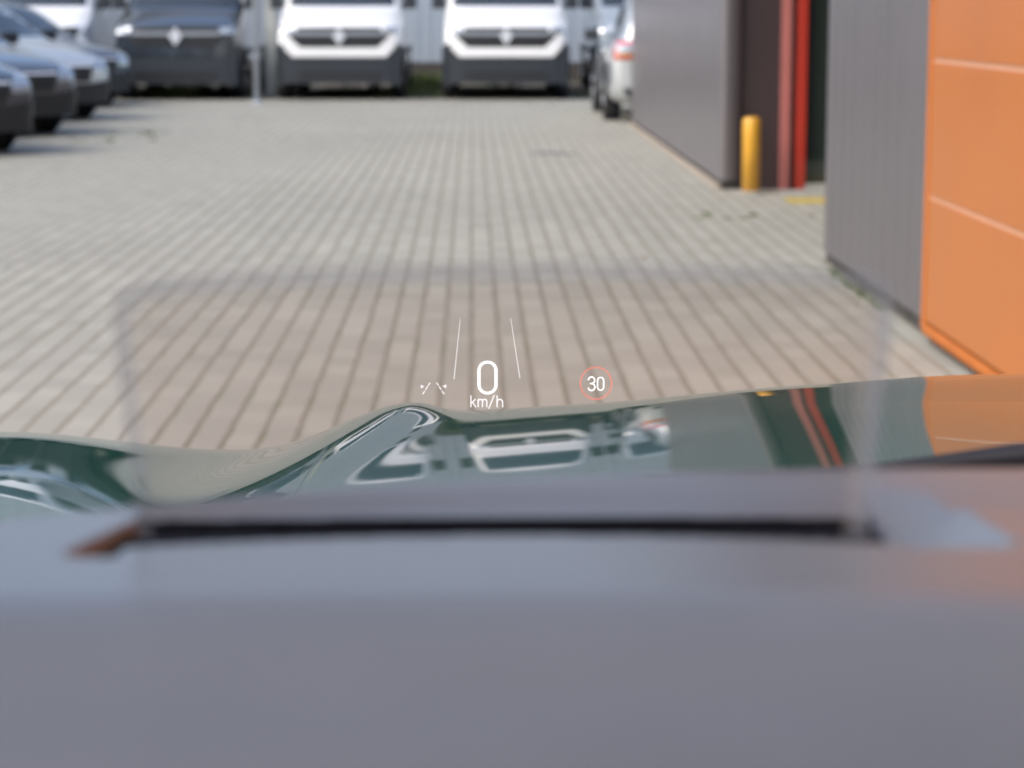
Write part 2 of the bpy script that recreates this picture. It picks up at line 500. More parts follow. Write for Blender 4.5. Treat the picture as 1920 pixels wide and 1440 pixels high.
# ------------------------------------------------------------------ hall behind the vans, posts
hall = empty('metal_hall', (-4, 43, 0))
tag(hall, 'long pale blue grey metal clad hall behind the row of vans', 'building')
def Hh(name, mb, m):
    o = mb.build(name, m); o.parent = hall; o.matrix_parent_inverse = Matrix.Translation(Vector((4, -43, 0))); return o
rb = ribbed([(14, 43.0), (-26, 43.0)], .38, 6.5, -.007, .22)
Hh('clad_wall', rb, M['blueclad'])
Hh('plinth', MB().box(-26, 14, 43.02, 43.3, 0, .379), M['plinth'])
Hh('roof', MB().box(-26.3, 14.3, 42.8, 60, 6.51, 6.75), M['flatclad'])
Hh('side_wall', MB().box(13.8, 14.0, 43.31, 59.9, 0, 6.5), M['blueclad'])
Hh('side_wall', MB().box(-26, -25.8, 43.31, 59.9, 0, 6.5), M['blueclad'])
po = empty('lamp_post', (-3.12, 33.6, 0))
tag(po, 'slim pale metal post standing between the dark van and a white van', 'post')
MB().lathe([(.042, 0), (.042, 4.6), (.03, 4.65)], 20).build('pole', M['pole'], po, True)
MB().lathe([(.09, 0), (.09, .015), (.05, .03)], 20).build('base_plate', M['pole'], po, True)
MB().box(-.09, .09, -.5, .1, 4.65, 4.74, .02).build('lamp_head', M['pole'], po)
tag(MB().box(-3.2, -3.04, 36.0, 36.16, 0, 2.6, .015).build('concrete_post', M['concrete']), 'square pale concrete post standing behind the slim metal post', 'post')

# ------------------------------------------------------------------ vehicles
def loft(stations, material, name, parent, levels=2):
    """stations: (y, half section [(x,z)...] from bottom centre over the side to top centre)"""
    bm = bmesh.new()
    rings = []
    for y, sec in stations:
        n = len(sec)
        right = [bm.verts.new((x, y, z)) for x, z in sec]
        left = [right[0]] + [bm.verts.new((-x, y, z)) for x, z in sec[1:-1]] + [right[-1]]
        rings.append((right, left))
    for (r0, l0), (r1, l1) in zip(rings, rings[1:]):
        for k in range(len(r0) - 1):
            bm.faces.new((r0[k], r0[k + 1], r1[k + 1], r1[k]))
            bm.faces.new((l0[k + 1], l0[k], l1[k], l1[k + 1]))
    for (r, l), flip in ((rings[0], True), (rings[-1], False)):
        n = len(r)
        for k in range(n - 1):
            q = [r[k], r[k + 1], l[k + 1], l[k]]
            q2 = []
            for v in q:
                if v not in q2: q2.append(v)
            bm.faces.new(q2 if flip else q2[::-1])
    bmesh.ops.recalc_face_normals(bm, faces=bm.faces)
    me = bpy.data.meshes.new(name); bm.to_mesh(me); bm.free()
    o = link_mesh(name, me, material, parent, True)
    md = o.modifiers.new('s', 'SUBSURF'); md.levels = md.render_levels = levels
    dg = bpy.context.evaluated_depsgraph_get(); dg.update()
    me2 = bpy.data.meshes.new_from_object(o.evaluated_get(dg))
    o.modifiers.clear()
    o.data = me2; me2.name = name
    bm = bmesh.new(); bm.from_mesh(me2); bvh = BVHTree.FromBMesh(bm); bm.free()
    return o, bvh

def decal(bvh, outline, direction, name, material, parent, out=.006, thick=.02, step=.06, hole=None, mirror=False, skirt=None):
    """a panel with the outline laid onto the body along DIRECTION ('front','back','left','right') and given thickness"""
    D = {'front': Vector((0, 1, 0)), 'back': Vector((0, -1, 0)), 'left': Vector((1, 0, 0)), 'right': Vector((-1, 0, 0))}[direction]
    fb = direction in ('front', 'back')
    bm = bmesh.new()
    sets = [outline] + ([[(-a, b) for a, b in outline]] if mirror else [])
    for ol in sets:
        vs = [bm.verts.new((a, 0, b) if fb else (0, a, b)) for a, b in ol]
        if hole:
            hs = [bm.verts.new((a, 0, b) if fb else (0, a, b)) for a, b in hole]
            n = len(vs)
            for k in range(n): bm.faces.new((vs[k], vs[(k + 1) % n], hs[(k + 1) % n], hs[k]))
        else:
            bm.faces.new(vs)
    allp = [p for s_ in sets for p in s_]
    for ax in (0, 1):
        lo_, hi_ = min(p[ax] for p in allp), max(p[ax] for p in allp)
        k = lo_ + step
        while k < hi_:
            co = ((k, 0, 0) if fb else (0, k, 0)) if ax == 0 else (0, 0, k)
            no = ((1, 0, 0) if fb else (0, 1, 0)) if ax == 0 else (0, 0, 1)
            bmesh.ops.bisect_plane(bm, geom=bm.verts[:] + bm.edges[:] + bm.faces[:], plane_co=co, plane_no=no, dist=1e-5)
            k += step
    lastd = None
    miss = []
    for v in bm.verts:
        o = v.co - D * 20
        hit = bvh.ray_cast(o, D)
        if hit[0] is None: miss.append(v)
        else: v.co = hit[0] - D * out
    good = [v for v in bm.verts if v not in miss]
    for v in miss:
        if not good: break
        key = (lambda q: (q.co - v.co).length if fb else (q.co - v.co).length)
        near = min(good, key=lambda q: (q.co.x - v.co.x) ** 2 + (q.co.z - v.co.z) ** 2 if fb else (q.co.y - v.co.y) ** 2 + (q.co.z - v.co.z) ** 2)
        if fb: v.co.y = near.co.y
        else: v.co.x = near.co.x
    if skirt:
        src = [v for v in good if v.co.z >= skirt]
        for v in bm.verts:
            if v.co.z < skirt:
                if fb: v.co.y = min(src, key=lambda q: 10 * abs(q.co.x - v.co.x) + abs(q.co.z - v.co.z)).co.y
                else: v.co.x = min(src, key=lambda q: 10 * abs(q.co.y - v.co.y) + abs(q.co.z - v.co.z)).co.x
    bmesh.ops.recalc_face_normals(bm, faces=bm.faces)
    base = bm.faces[:]
    r = bmesh.ops.extrude_face_region(bm, geom=base)
    bmesh.ops.translate(bm, vec=D * (thick + out), verts=[g for g in r['geom'] if isinstance(g, bmesh.types.BMVert)])
    bmesh.ops.recalc_face_normals(bm, faces=bm.faces)
    me = bpy.data.meshes.new(name); bm.to_mesh(me); bm.free()
    return link_mesh(name, me, material, parent, False)

def rrect(x0, x1, z0, z1, r=.04, n=4):
    out = []
    for cx, cz, a0 in ((x1 - r, z1 - r, 0), (x0 + r, z1 - r, 90), (x0 + r, z0 + r, 180), (x1 - r, z0 + r, 270)):
        for k in range(n + 1):
            a = R(a0 + 90 * k / n); out.append((cx + r * cos(a), cz + r * sin(a)))
    return out

def circle(cx, cz, r, n=28): return [(cx + r * cos(2 * pi * k / n), cz + r * sin(2 * pi * k / n)) for k in range(n)]

def wheel(parent, x, y, r=.33, wd=.21, side=1, rim=None):
    mt = Matrix.Translation((x, y, r)) @ Matrix.Rotation(pi / 2 * side, 4, 'Y')
    t = MB().lathe([(r * .6, -wd / 2), (r * .93, -wd / 2), (r, -wd * .36), (r, wd * .36), (r * .93, wd / 2), (r * .64, wd / 2), (r * .62, wd * .3), (.02, wd * .3)], 32, mt).build('wheel', M['rubber'], parent, True)
    rb_ = MB()
    rb_.lathe([(r * .615, wd * .24), (r * .62, wd * .46), (r * .55, wd * .38), (.0301, wd * .33), (.03, wd * .31)], 32, mt)
    for k in range(5):
        a = 2 * pi * k / 5
        q = mt @ Matrix.Rotation(a, 4, 'Z')
        pts = [q @ Vector((r * f, 0, wd * g)) for f, g in ((.08, .42), (.35, .44), (.58, .45))]
        rb_.tube(pts, [.035, .028, .03], 6)
    rb_.build('rim', rim or M['rimmetal'], t, True)
    return t

def van_section(w_, zb, z1, zbelt, wt, ztop, crown=.03):
    return [(0, zb), (w_ * .55, zb), (w_ * .90, zb + .02), (w_, zb + .16), (w_ * 1.0, z1), (w_ * .995, zbelt), ((w_ + wt) / 2 + .01, (zbelt + ztop) / 2 + .02), (wt, ztop - .07), (wt * .88, ztop - .005), (wt * .45, ztop + crown * .7), (0, ztop + crown)]

def make_van(label, paint, fascia, dark):
    v = empty('parked_van'); tag(v, label, 'van', 'vans parked facing the yard')
    st = [
        (.06, van_section(.80, .30, .62, .90, .76, 1.02, .02)),
        (.0, van_section(.84, .26, .60, .92, .80, 1.08, .02))][1:] + [
        (.05, van_section(.90, .25, .62, .95, .85, 1.12, .02)),
        (.22, van_section(.945, .24, .64, .98, .87, 1.17, .03)),
        (.60, van_section(.955, .24, .66, 1.08, .88, 1.29, .03)),
        (.86, van_section(.960, .24, .70, 1.16, .86, 1.37, .03)),
        (.98, van_section(.960, .24, .72, 1.18, .84, 1.45, .03)),
        (1.30, van_section(.960, .24, .74, 1.20, .83, 1.68, .03)),
        (1.62, van_section(.960, .24, .74, 1.20, .82, 1.87, .04)),
        (1.85, van_section(.960, .24, .74, 1.20, .83, 1.94, .04)),
        (2.3, van_section(.960, .24, .74, 1.20, .85, 1.96, .04)),
        (3.6, van_section(.960, .24, .74, 1.20, .85, 1.96, .04)),
        (4.8, van_section(.955, .26, .74, 1.20, .85, 1.95, .03)),
        (4.98, van_section(.945, .28, .74, 1.20, .84, 1.92, .02)),
        (5.04, van_section(.90, .32, .74, 1.20, .80, 1.86, .02))]
    body, bvh = loft(st, paint, 'body', v)
    # dark lower bumper rising at both ends
    bm_o = [(-.88, .25), (.88, .25), (.955, .45), (.955, .84), (.86, .80), (.70, .64), (-.70, .64), (-.86, .80), (-.955, .84), (-.955, .45)]
    decal(bvh, bm_o, 'front', 'bumper', M['bumper'], v, .022, .05, .05, skirt=.42)
    decal(bvh, rrect(-.62, .62, .30, .44, .03), 'front', 'air_intake', M['grille'], v, .030, .01, .08, skirt=.42)
    # bright U of the fascia round the grille
    U = [(-.92, 1.0), (-.80, 1.0), (-.60, .785), (.60, .785), (.80, 1.0), (.92, 1.0), (.90, .88), (.70, .65), (-.70, .65), (-.90, .88)]
    u1 = [(-.92, .98), (-.78, .98), (-.58, .785), (-.58, .65), (-.70, .65), (-.90, .87)]
    u2 = [(-.58, .785), (.58, .785), (.58, .65), (-.58, .65)]
    f_ = decal(bvh, u1, 'front', 'fascia', fascia, v, .029, .02, .07)
    decal(bvh, [(-a, b) for a, b in u1], 'front', 'fascia', fascia, v, .029, .02, .07)
    decal(bvh, u2, 'front', 'fascia', fascia, v, .029, .02, .07)
    g = decal(bvh, [(-.62, 1.085), (.62, 1.085), (.66, .99), (.76, .965), (.575, .79), (-.575, .79), (-.76, .965), (-.66, .99)], 'front', 'grille', M['grille'], v, .014, .02, .07)
    decal(bvh, [(-.66, 1.02), (.66, 1.02), (.66, .965), (-.66, .965)], 'front', 'chrome_bar', M['barpaint'], g, .024, .01, .08)
    em = [(0, 1.09), (.095, .955), (0, .82), (-.095, .955)]
    eh = [(0, 1.04), (.055, .955), (0, .87), (-.055, .955)]
    decal(bvh, em, 'front', 'emblem', M['emblem'], g, .040, .02, .3, hole=eh)
    decal(bvh, [(0, 1.03), (.048, .955), (0, .88), (-.048, .955)], 'front', 'emblem_field', M['emblem'], g, .034, .02, .3)
    for s_ in (-1, 1):
        hl = decal(bvh, [(s_ * a, b) for a, b in ((.66, 1.085), (.90, 1.10), (.93, .995), (.80, .985), (.67, 1.0))], 'front', 'headlight', M['lamp'], v, .016, .02, .06)
    # glazing
    decal(bvh, [(-.80, 1.44), (.80, 1.44), (.79, 1.52), (.74, 1.83), (.70, 1.86), (-.70, 1.86), (-.74, 1.83), (-.79, 1.52)], 'front', 'windscreen', M['glass'], v, .006, .02, .08)
    for d in ('left', 'right'):
        decal(bvh, [(1.32, 1.27), (1.40, 1.45), (1.72, 1.78), (2.25, 1.80), (2.27, 1.26)], d, 'side_window', M['glass'], v, .005, .02, .1)
        decal(bvh, [(.0, .22), (.48, .22), (.50, .66), (.34, .78), (.0, .84)], d, 'bumper_end', M['bumper'], v, .020, .04, .05, skirt=.42)
        decal(bvh, rrect(.05, 5.0, .22, .44, .03), d, 'sill', M['bumper'], v, .010, .03, .12)
        decal(bvh, rrect(1.25, 4.9, .68, .76, .03), d, 'rub_strip', M['bumper'], v, .016, .02, .15)
        for yy in (.86, 3.95):
            decal(bvh, circle(yy, .36, .39), d, 'wheel_arch', M['void'], v, .013, .01, .12)
    for s_ in (-1, 1):
        for yy in (.86, 3.95): wheel(v, s_ * .86, yy, .335, .215, s_)
        mr = MB().box(s_ * 1.03 - .10, s_ * 1.03 + .10, 1.22, 1.34, 1.36, 1.70, .035).box(min(s_ * .93, s_ * .80), max(s_ * .93, s_ * .80), 1.27, 1.34, 1.38, 1.45).build('mirror', M['bumper'], v)
        MB().box(s_ * 1.03 - .08, s_ * 1.03 + .08, 1.342, 1.348, 1.40, 1.66).build('mirror_glass', M['glass'], mr)
        MB().tube([(s_ * .15, .95, 1.445), (s_ * .42, 1.0, 1.475), (s_ * .68, 1.01, 1.475)], .012, 6).build('wiper', M['black'], v)
    # dark strip at the foot of the windscreen, tail lamps
    decal(bvh, [(-.80, 1.40), (.80, 1.40), (.80, 1.437), (-.80, 1.437)], 'front', 'scuttle', M['bumper'], v, .008, .02, .1)
    for s_ in (-1, 1):
        decal(bvh, [(s_ * a, b) for a, b in ((.80, .8), (.89, .8), (.85, 1.35), (.77, 1.35))], 'back', 'tail_light', M['red_lamp'], v, .01, .02, .08)
    return v

DX = lambda px, Y: (px - 885) / 4300 * Y
vanY = 34.7
van_w = make_van('white van with a pale post standing at its side, between two gaps showing blue wall', M['white'], M['white'], False)
van_w['label'] = 'white van parked right of the slim metal post, facing the yard'
van_d = make_van('dark grey blue van parked left of the slim metal post, facing the yard', M['darkvan'], M['darkvan'], True)
van_d.location = (-4.42, vanY, 0)
van_w.location = (-1.98, vanY, 0)
for x, lab, dy, rz in ((.52, 'white van parked nearest to the grey workshop wall with open paving before it', 0, 0),
                   (-6.72, 'white van half hidden behind the row of angled cars', .2, .01)):
    c = copy_tree(van_w); c.location = (x, vanY + dy, 0); c.rotation_euler.z = rz
    c['label'] = lab
van_s = make_van('pale blue grey van mostly hidden behind the silver hatchback at the wall corner', M['silverblue'], M['silverblue'], True)
van_s.location = (2.86, vanY + 1.2, 0)

def car_section(w_, zb, zbelt, wg, wr, ztop, crown=.03):
    return [(0, zb), (w_ * .55, zb), (w_ * .90, zb + .02), (w_ * .99, zb + .13), (w_, .52), (w_ * .975, zbelt - .07), (w_ * .945, zbelt), (wg, zbelt + .02 if ztop > zbelt + .06 else zbelt + (ztop - zbelt) * .5), ((wg + wr) / 2, (zbelt + ztop) / 2 + .02 if ztop > zbelt + .06 else ztop), (wr, ztop - .02 if ztop > zbelt + .06 else ztop + crown * .3), (wr * .55, ztop + crown * .7), (0, ztop + crown)]

def make_car(label, paint, group, hatch=False, H=1.46, lampm=None):
    c = empty('parked_car'); tag(c, label, 'car', group)
    cs = car_section
    st = [(0.0, cs(.62, .26, .60, .52, .40, .62, .01)),
          (.05, cs(.72, .22, .68, .60, .45, .70, .02)),
          (.20, cs(.83, .20, .74, .68, .52, .77, .03)),
          (.55, cs(.89, .19, .80, .74, .60, .85, .04)),
          (1.05, cs(.90, .18, .87, .77, .66, .93, .04)),
          (1.28, cs(.90, .18, .90, .78, .64, .98, .04)),
          (1.55, cs(.90, .18, .92, .77, .60, 1.15, .03)),
          (1.95, cs(.90, .18, .93, .76, .57, H - .08, .04)),
          (2.35, cs(.90, .18, .93, .76, .57, H - .02, .04)),
          (3.0, cs(.90, .18, .94, .76, .57, H - .02, .04))]
    if hatch:
        st += [(3.6, cs(.90, .19, .96, .76, .57, H - .05, .04)), (3.95, cs(.895, .20, .97, .75, .58, H - .10, .03)),
               (4.12, cs(.88, .23, .98, .74, .60, 1.20, .02)), (4.22, cs(.85, .27, .95, .72, .60, .99, .01)), (4.27, cs(.80, .32, .88, .68, .56, .90, .01))]
        L = 4.27
    else:
        st += [(3.45, cs(.90, .19, .96, .76, .57, H - .12, .04)), (3.75, cs(.895, .20, .97, .75, .60, 1.17, .03)),
               (3.98, cs(.89, .21, .97, .75, .66, 1.05, .03)), (4.35, cs(.87, .24, .96, .74, .64, 1.02, .02)), (4.5, cs(.83, .30, .90, .70, .60, .95, .01)), (4.53, cs(.78, .35, .85, .66, .56, .88, .01))]
        L = 4.53
    body, bvh = loft(st, paint, 'body', c)
    gr = decal(bvh, [(-.46, .68), (.46, .68), (.40, .48), (-.40, .48)], 'front', 'grille', M['grille'], c, .012, .02, .07)
    decal(bvh, [(-.78, .50), (-.40, .46), (.40, .46), (.78, .50), (.72, .22), (-.72, .22)], 'front', 'air_intake', M['grille'], c, .016, .03, .05, skirt=.36)
    decal(bvh, [(-.45, .685), (.45, .685), (.45, .665), (-.45, .665)], 'front', 'chrome_bar', M['emblem'], gr, .018, .01, .07)
    decal(bvh, circle(0, .60, .05, 14), 'front', 'emblem', M['emblem'], gr, .02, .01, .3)
    for s_ in (-1, 1):
        decal(bvh, [(s_ * a, b) for a, b in ((.46, .67), (.60, .74), (.76, .79), (.815, .77), (.80, .66), (.62, .58), (.47, .58))], 'front', 'headlight', M['lamp'], c, .010, .02, .05)
        decal(bvh, [(s_ * a, b) for a, b in ((.60, .40), (.76, .46), (.78, .36), (.66, .30))], 'front', 'fog_lamp', M['lamp'], c, .014, .02, .06)
    decal(bvh, [(-.66, 1.02), (.66, 1.02), (.53, H - .10), (-.53, H - .10)], 'front', 'windscreen', M['glass'], c, .006, .02, .08)
    if hatch:
        decal(bvh, [(-.62, 1.06), (.62, 1.06), (.54, H - .14), (-.54, H - .14)], 'back', 'rear_window', M['glass'], c, .006, .02, .08)
    else:
        decal(bvh, [(-.60, 1.10), (.60, 1.10), (.54, H - .16), (-.54, H - .16)], 'back', 'rear_window', M['glass'], c, .006, .02, .08)
    for s_ in (-1, 1):
        tl = decal(bvh, [(s_ * a, b) for a, b in ((.56, .98), (.83, .98), (.85, .76), (.58, .76))], 'back', 'tail_light', M['red_lamp'], c, .012, .02, .05)
        decal(bvh, [(s_ * a, b) for a, b in ((.59, .935), (.82, .935), (.835, .825), (.60, .825))], 'back', 'reversing_lamp', M['lamp'], tl, .020, .01, .06)
        decal(bvh, [(s_ * a, b) for a, b in ((.59, .82), (.835, .82), (.84, .78), (.60, .78))], 'back', 'indicator', M['amber'], tl, .020, .01, .06)
    decal(bvh, [(-.74, .42), (.74, .42), (.66, .30), (-.66, .30)], 'back', 'rear_bumper_insert', M['bumper'], c, .010, .02, .08)
    for d in ('left', 'right'):
        decal(bvh, [(1.62, .98), (2.02, H - .14), (2.42, H - .11), (2.42, .985)], d, 'side_window', M['glass'], c, .005, .02, .08)
        decal(bvh, [(2.48, .985), (2.48, H - .11), (3.05, H - .12), (3.45, 1.06), (3.42, 1.0)], d, 'side_window', M['glass'], c, .005, .02, .08)
        for yy in (.86, L - 1.0): decal(bvh, circle(yy, .33, .36), d, 'wheel_arch', M['void'], c, .010, .01, .1)
    for s_ in (-1, 1):
        for yy in (.86, L - 1.0): wheel(c, s_ * .81, yy, .315, .21, s_)
        mr = MB().box(s_ * .98 - .10, s_ * .98 + .10, 1.72, 1.84, .96, 1.10, .035).build('mirror', M['bumper'], c)
    return c
GL = 'cars parked at an angle along the yard'
proto_z = R(42)
def place_car(c, nx, ny, rz):
    """nx, ny: where the middle of the nose stands"""
    c.location = (nx, ny, 0); c.rotation_euler = (0, 0, rz)
cars = [
    (make_car('grey car nearest in the row of angled cars', M['midgrey'], GL), (-4.62, 21.3), 44),
    (make_car('grey car second from the nearest in the row of angled cars', M['steel'], GL), (-4.78, 24.6), 43),
    (make_car('silver car third from the nearest in the row of angled cars', M['silver'], GL), (-4.95, 28.0), 43),
    (make_car('dark blue car last in the row, its nose before the dark van', M['bluepaint'], GL), (-5.25, 32.0), 46)]
for c, (x, y), a in cars: place_car(c, x, y, R(a))
sv = make_car('silver hatchback seen from behind, half hidden by the far corner of the grey wall', M['silver'], None, True, 1.62)
sv.rotation_euler = (0, 0, pi); sv.location = (2.54, 27.55 + 4.27, 0)

# ------------------------------------------------------------------ our own car: bonnet, dashboard, wiper
own = empty('green_car', (.37, 1.0, 0))
tag(own, 'dark green car whose grey dashboard and glossy bonnet fill the foreground', 'car')
def O(o):
    o.parent = own; o.matrix_parent_inverse = Matrix.Translation(Vector((-.37, -1.0, 0))); return o

def sst(a, b, x):
    t = min(1, max(0, (x - a) / (b - a))); return t * t * (3 - 2 * t)

# slope of the bonnet towards its nose, integrated forward
YS = [.70 + .012 * i for i in range(200)]
def alpha(y):
    a = 4.85 + (y - 1.5) * 2.2
    if y > 2.03: a += 95 * (y - 2.03) ** 2 + 900 * max(0, y - 2.25) ** 2
    return R(min(a, 75))
prof = {}
z = .0
zs_ = [0.0]
for a, b in zip(YS, YS[1:]): zs_.append(zs_[-1] - (b - a) * tan(alpha((a + b) / 2)))
i0 = min(range(len(YS)), key=lambda i: abs(YS[i] - 2.0))
off = .993 - zs_[i0]
zs_ = [z_ + off for z_ in zs_]
def bz(y):
    f = (y - YS[0]) / .012
    i = max(0, min(len(YS) - 2, int(f))); k = f - i
    return zs_[i] * (1 - k) + zs_[i + 1] * k
def crease(y): return -.063 - .083 * (2.2 - y)
def bonnet_z(x, y):
    # the nose stands further forward towards the middle of the car
    yw = y if y < 1.95 else 1.95 + (y - 1.95) / (1 + 0.38 * sst(.22, .62, x))
    zz = max(.72, bz(yw))
    # crowned across, highest on the car's centre line x = .37
    u = x - .37
    zz += .0175 - .058 * abs(u) * sst(0, .25, abs(u)) if x < .37 else .0175 - .02 * u * sst(0, .25, u)
    d = x - crease(y)
    amp = .0112 * min(1.05, max(0, (y - 1.53) / .65)) ** 1.12
    sg = .016 + .016 * sst(1.5, 2.2, y)
    if d >= 0: zz += amp * exp(-(d / sg) ** 2)
    else:
        dep = .009 + .018 * sst(1.35, 2.2, y)
        zz += (amp + dep) * exp(-(d / .085) ** 2) - dep
    # fender rise towards the driver's side
    zz += .036 * sst(-.20, -.50, x)
    # sides fall away to the wheel
    for e, s_ in ((-.52, -1), (1.40, 1)):
        q = (x - e) * s_
        if q > 0: zz -= 1.6 * q * q + .4 * q
    return zz
xs = [-.62 + .0045 * i for i in range(160)] + [.10 + .02 * i for i in range(1, 72)]
ys = [1.005 + .007 * i for i in range(201)] + [2.41 + .014 * i for i in range(1, 37)]
me = grid_mesh('bonnet', xs, ys, bonnet_z)
O(link_mesh('bonnet', me, M['green'], None, True))
# nose and flanks below the bonnet edge
m_ = MB()
edge = [(xs[0], y) for y in ys[::6]] + [(x, ys[-1]) for x in xs[::6]] + [(xs[-1], y) for y in ys[::-6]]
for (xa, ya), (xb, yb) in zip(edge, edge[1:]):
    za, zb_ = bonnet_z(xa, ya) - .006, bonnet_z(xb, yb) - .006
    m_.bm.faces.new([m_.bm.verts.new(v) for v in ((xa, ya, za), (xb, yb, zb_), (xb, yb, .22), (xa, ya, .22))])
O(m_.build('front_body', M['green']))

# dashboard ---------------------------------------------------------
def yn(x): return .6475 - 1.1 * (x - .012) ** 2          # near lip of the head-up recess
def ysl(x): return .6875 - .35 * (x - .012) ** 2          # far side of its well
def yf(x):                                                # rear crown of the dashboard
    if x < -.16: return .6583 + .02 * sst(-.16, -.5, x)
    if x < .125: return .742 - 1.03 * (.125 - x) ** 2
    return .742
XL, XR = -.0985, .1225
def dash_z(x, y):
    z = 1.2
    if y < .588:
        d = .588 - y
        z -= .20 * d * sst(0, .055, d) + 1.7 * d * d
    if y < .518: z -= 7 * (.518 - y) ** 2
    f = yf(x)
    if y > f: z -= .30 * (y - f) + 1.5 * min(.1, y - f) ** 2
    elif y > ysl(x): z -= .004 * (1 - sst(ysl(x), f, y))
    # well
    inx = XL <= x <= XR
    if inx and yn(x) < y < ysl(x): z -= .05
    # flared ends
    if x < XL:
        k = (y - .6215) / (.6727 - .6215)
        if 0 < k < 1:
            xe = -.109 - .008 * (1 - k) + .010 * k
            if xe < x: z -= .032 * min(1, (x - xe) / (XL - xe + 1e-6)) * sst(0, .30, k) * sst(1, .70, k)
    if x > XR:
        k = (y - .628) / (.716 - .628)
        if 0 < k < 1:
            xe = .156 - .012 * k
            if xe > x: z -= .022 * min(1, (xe - x) / (xe - XR)) * sst(0, .15, k) * sst(1.05, .25, k)
    return z
def frange(a, b, s):
    n = int(round((b - a) / s)); return [a + (b - a) * i / n for i in range(n + 1)]
xs = frange(-.62, -.14, .02)[:-1] + frange(-.14, .17, .0016)[:-1] + frange(.17, 1.36, .03)
ys = frange(.38, .55, .005)[:-1] + frange(.55, .61, .003)[:-1] + frange(.61, .76, .0014)[:-1] + frange(.76, 1.0, .02)
me = grid_mesh('dashboard', xs, ys, dash_z)
dash = O(link_mesh('dashboard', me, M['dash'], None, True))
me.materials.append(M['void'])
me.set_sharp_from_angle(angle=R(24))
nx_ = len(xs) - 1
for j in range(len(ys) - 1):
    for i in range(nx_):
        cx, cy = (xs[i] + xs[i + 1]) / 2, (ys[j] + ys[j + 1]) / 2
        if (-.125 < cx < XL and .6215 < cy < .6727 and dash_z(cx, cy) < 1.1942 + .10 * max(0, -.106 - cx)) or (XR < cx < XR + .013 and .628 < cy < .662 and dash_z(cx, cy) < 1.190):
            me.polygons[j * nx_ + i].material_index = 1  # deeper flare faces are coloured black to stand for shade in the recess
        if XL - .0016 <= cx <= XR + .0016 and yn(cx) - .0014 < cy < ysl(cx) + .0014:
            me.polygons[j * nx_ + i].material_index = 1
# cabin: roof, pillars, doors and tail keep the sun off the dashboard
def slab(name, quad, th, m, n):
    bm = bmesh.new()
    bm.faces.new([bm.verts.new(v) for v in quad])
    bmesh.ops.solidify(bm, geom=bm.faces[:], thickness=th)
    bmesh.ops.recalc_face_normals(bm, faces=bm.faces)
    me_ = bpy.data.meshes.new(name); bm.to_mesh(me_); bm.free()
    return O(link_mesh(name, me_, m))
slab('roof', [(-.40, .28, 1.555), (1.36, .28, 1.555), (1.36, -2.1, 1.60), (-.40, -2.1, 1.60)], .03, M['headliner'], 1)
for x0, x1 in ((-.55, -.40), (1.50, 1.36)):
    O(MB().tube([(x0, 1.18, 1.06), ((x0 + x1) / 2, .75, 1.32), (x1, .26, 1.55)], .04, 12).build('pillar', M['black'], None, True))
    O(MB().tube([(x0, -.75, 1.02), (x1, -.85, 1.56)], .05, 12).build('pillar', M['black'], None, True))
    s_ = -1 if x0 < 0 else 1
    O(MB().box(min(x0, x0 + s_ * .06), max(x0, x0 + s_ * .06), -1.9, .80, .3, 1.0, .02).build('door', M['green']))
O(MB().box(-.5, 1.45, -2.3, -2.2, .3, 1.05, .02).build('tailgate', M['green']))
# wiper lying at the foot of the windscreen
wp = O(MB().tube([(.08, 1.05, 1.1352), (.15, 1.05, 1.1362), (.19, 1.05, 1.1376), (.2527, 1.05, 1.1427), (.36, 1.05, 1.150), (.52, 1.05, 1.158), (.7, 1.06, 1.163)],
      [.0008, .0013, .0026, .0066, .009, .010, .010], 14).build('wiper', M['black'], None, True))
sx_ = [-.60 + .04 * i for i in range(53)]
O(link_mesh('scuttle', grid_mesh('scuttle', sx_, [.90, .95, 1.0, 1.03], lambda x, y: bonnet_z(x, 1.02) - .012 - .12 * (1.03 - y)), M['black'], None, True))

# ------------------------------------------------------------------ head-up display: combiner glass and what it shows
hud = empty('head_up_display', (0, .662, 1.16))
tag(hud, 'tinted head-up glass rising from the dashboard with a glowing speed readout', 'display')
def Hd(o):
    o.parent = hud; o.matrix_parent_inverse = Matrix.Translation(-Vector((0, .662, 1.16))); return o
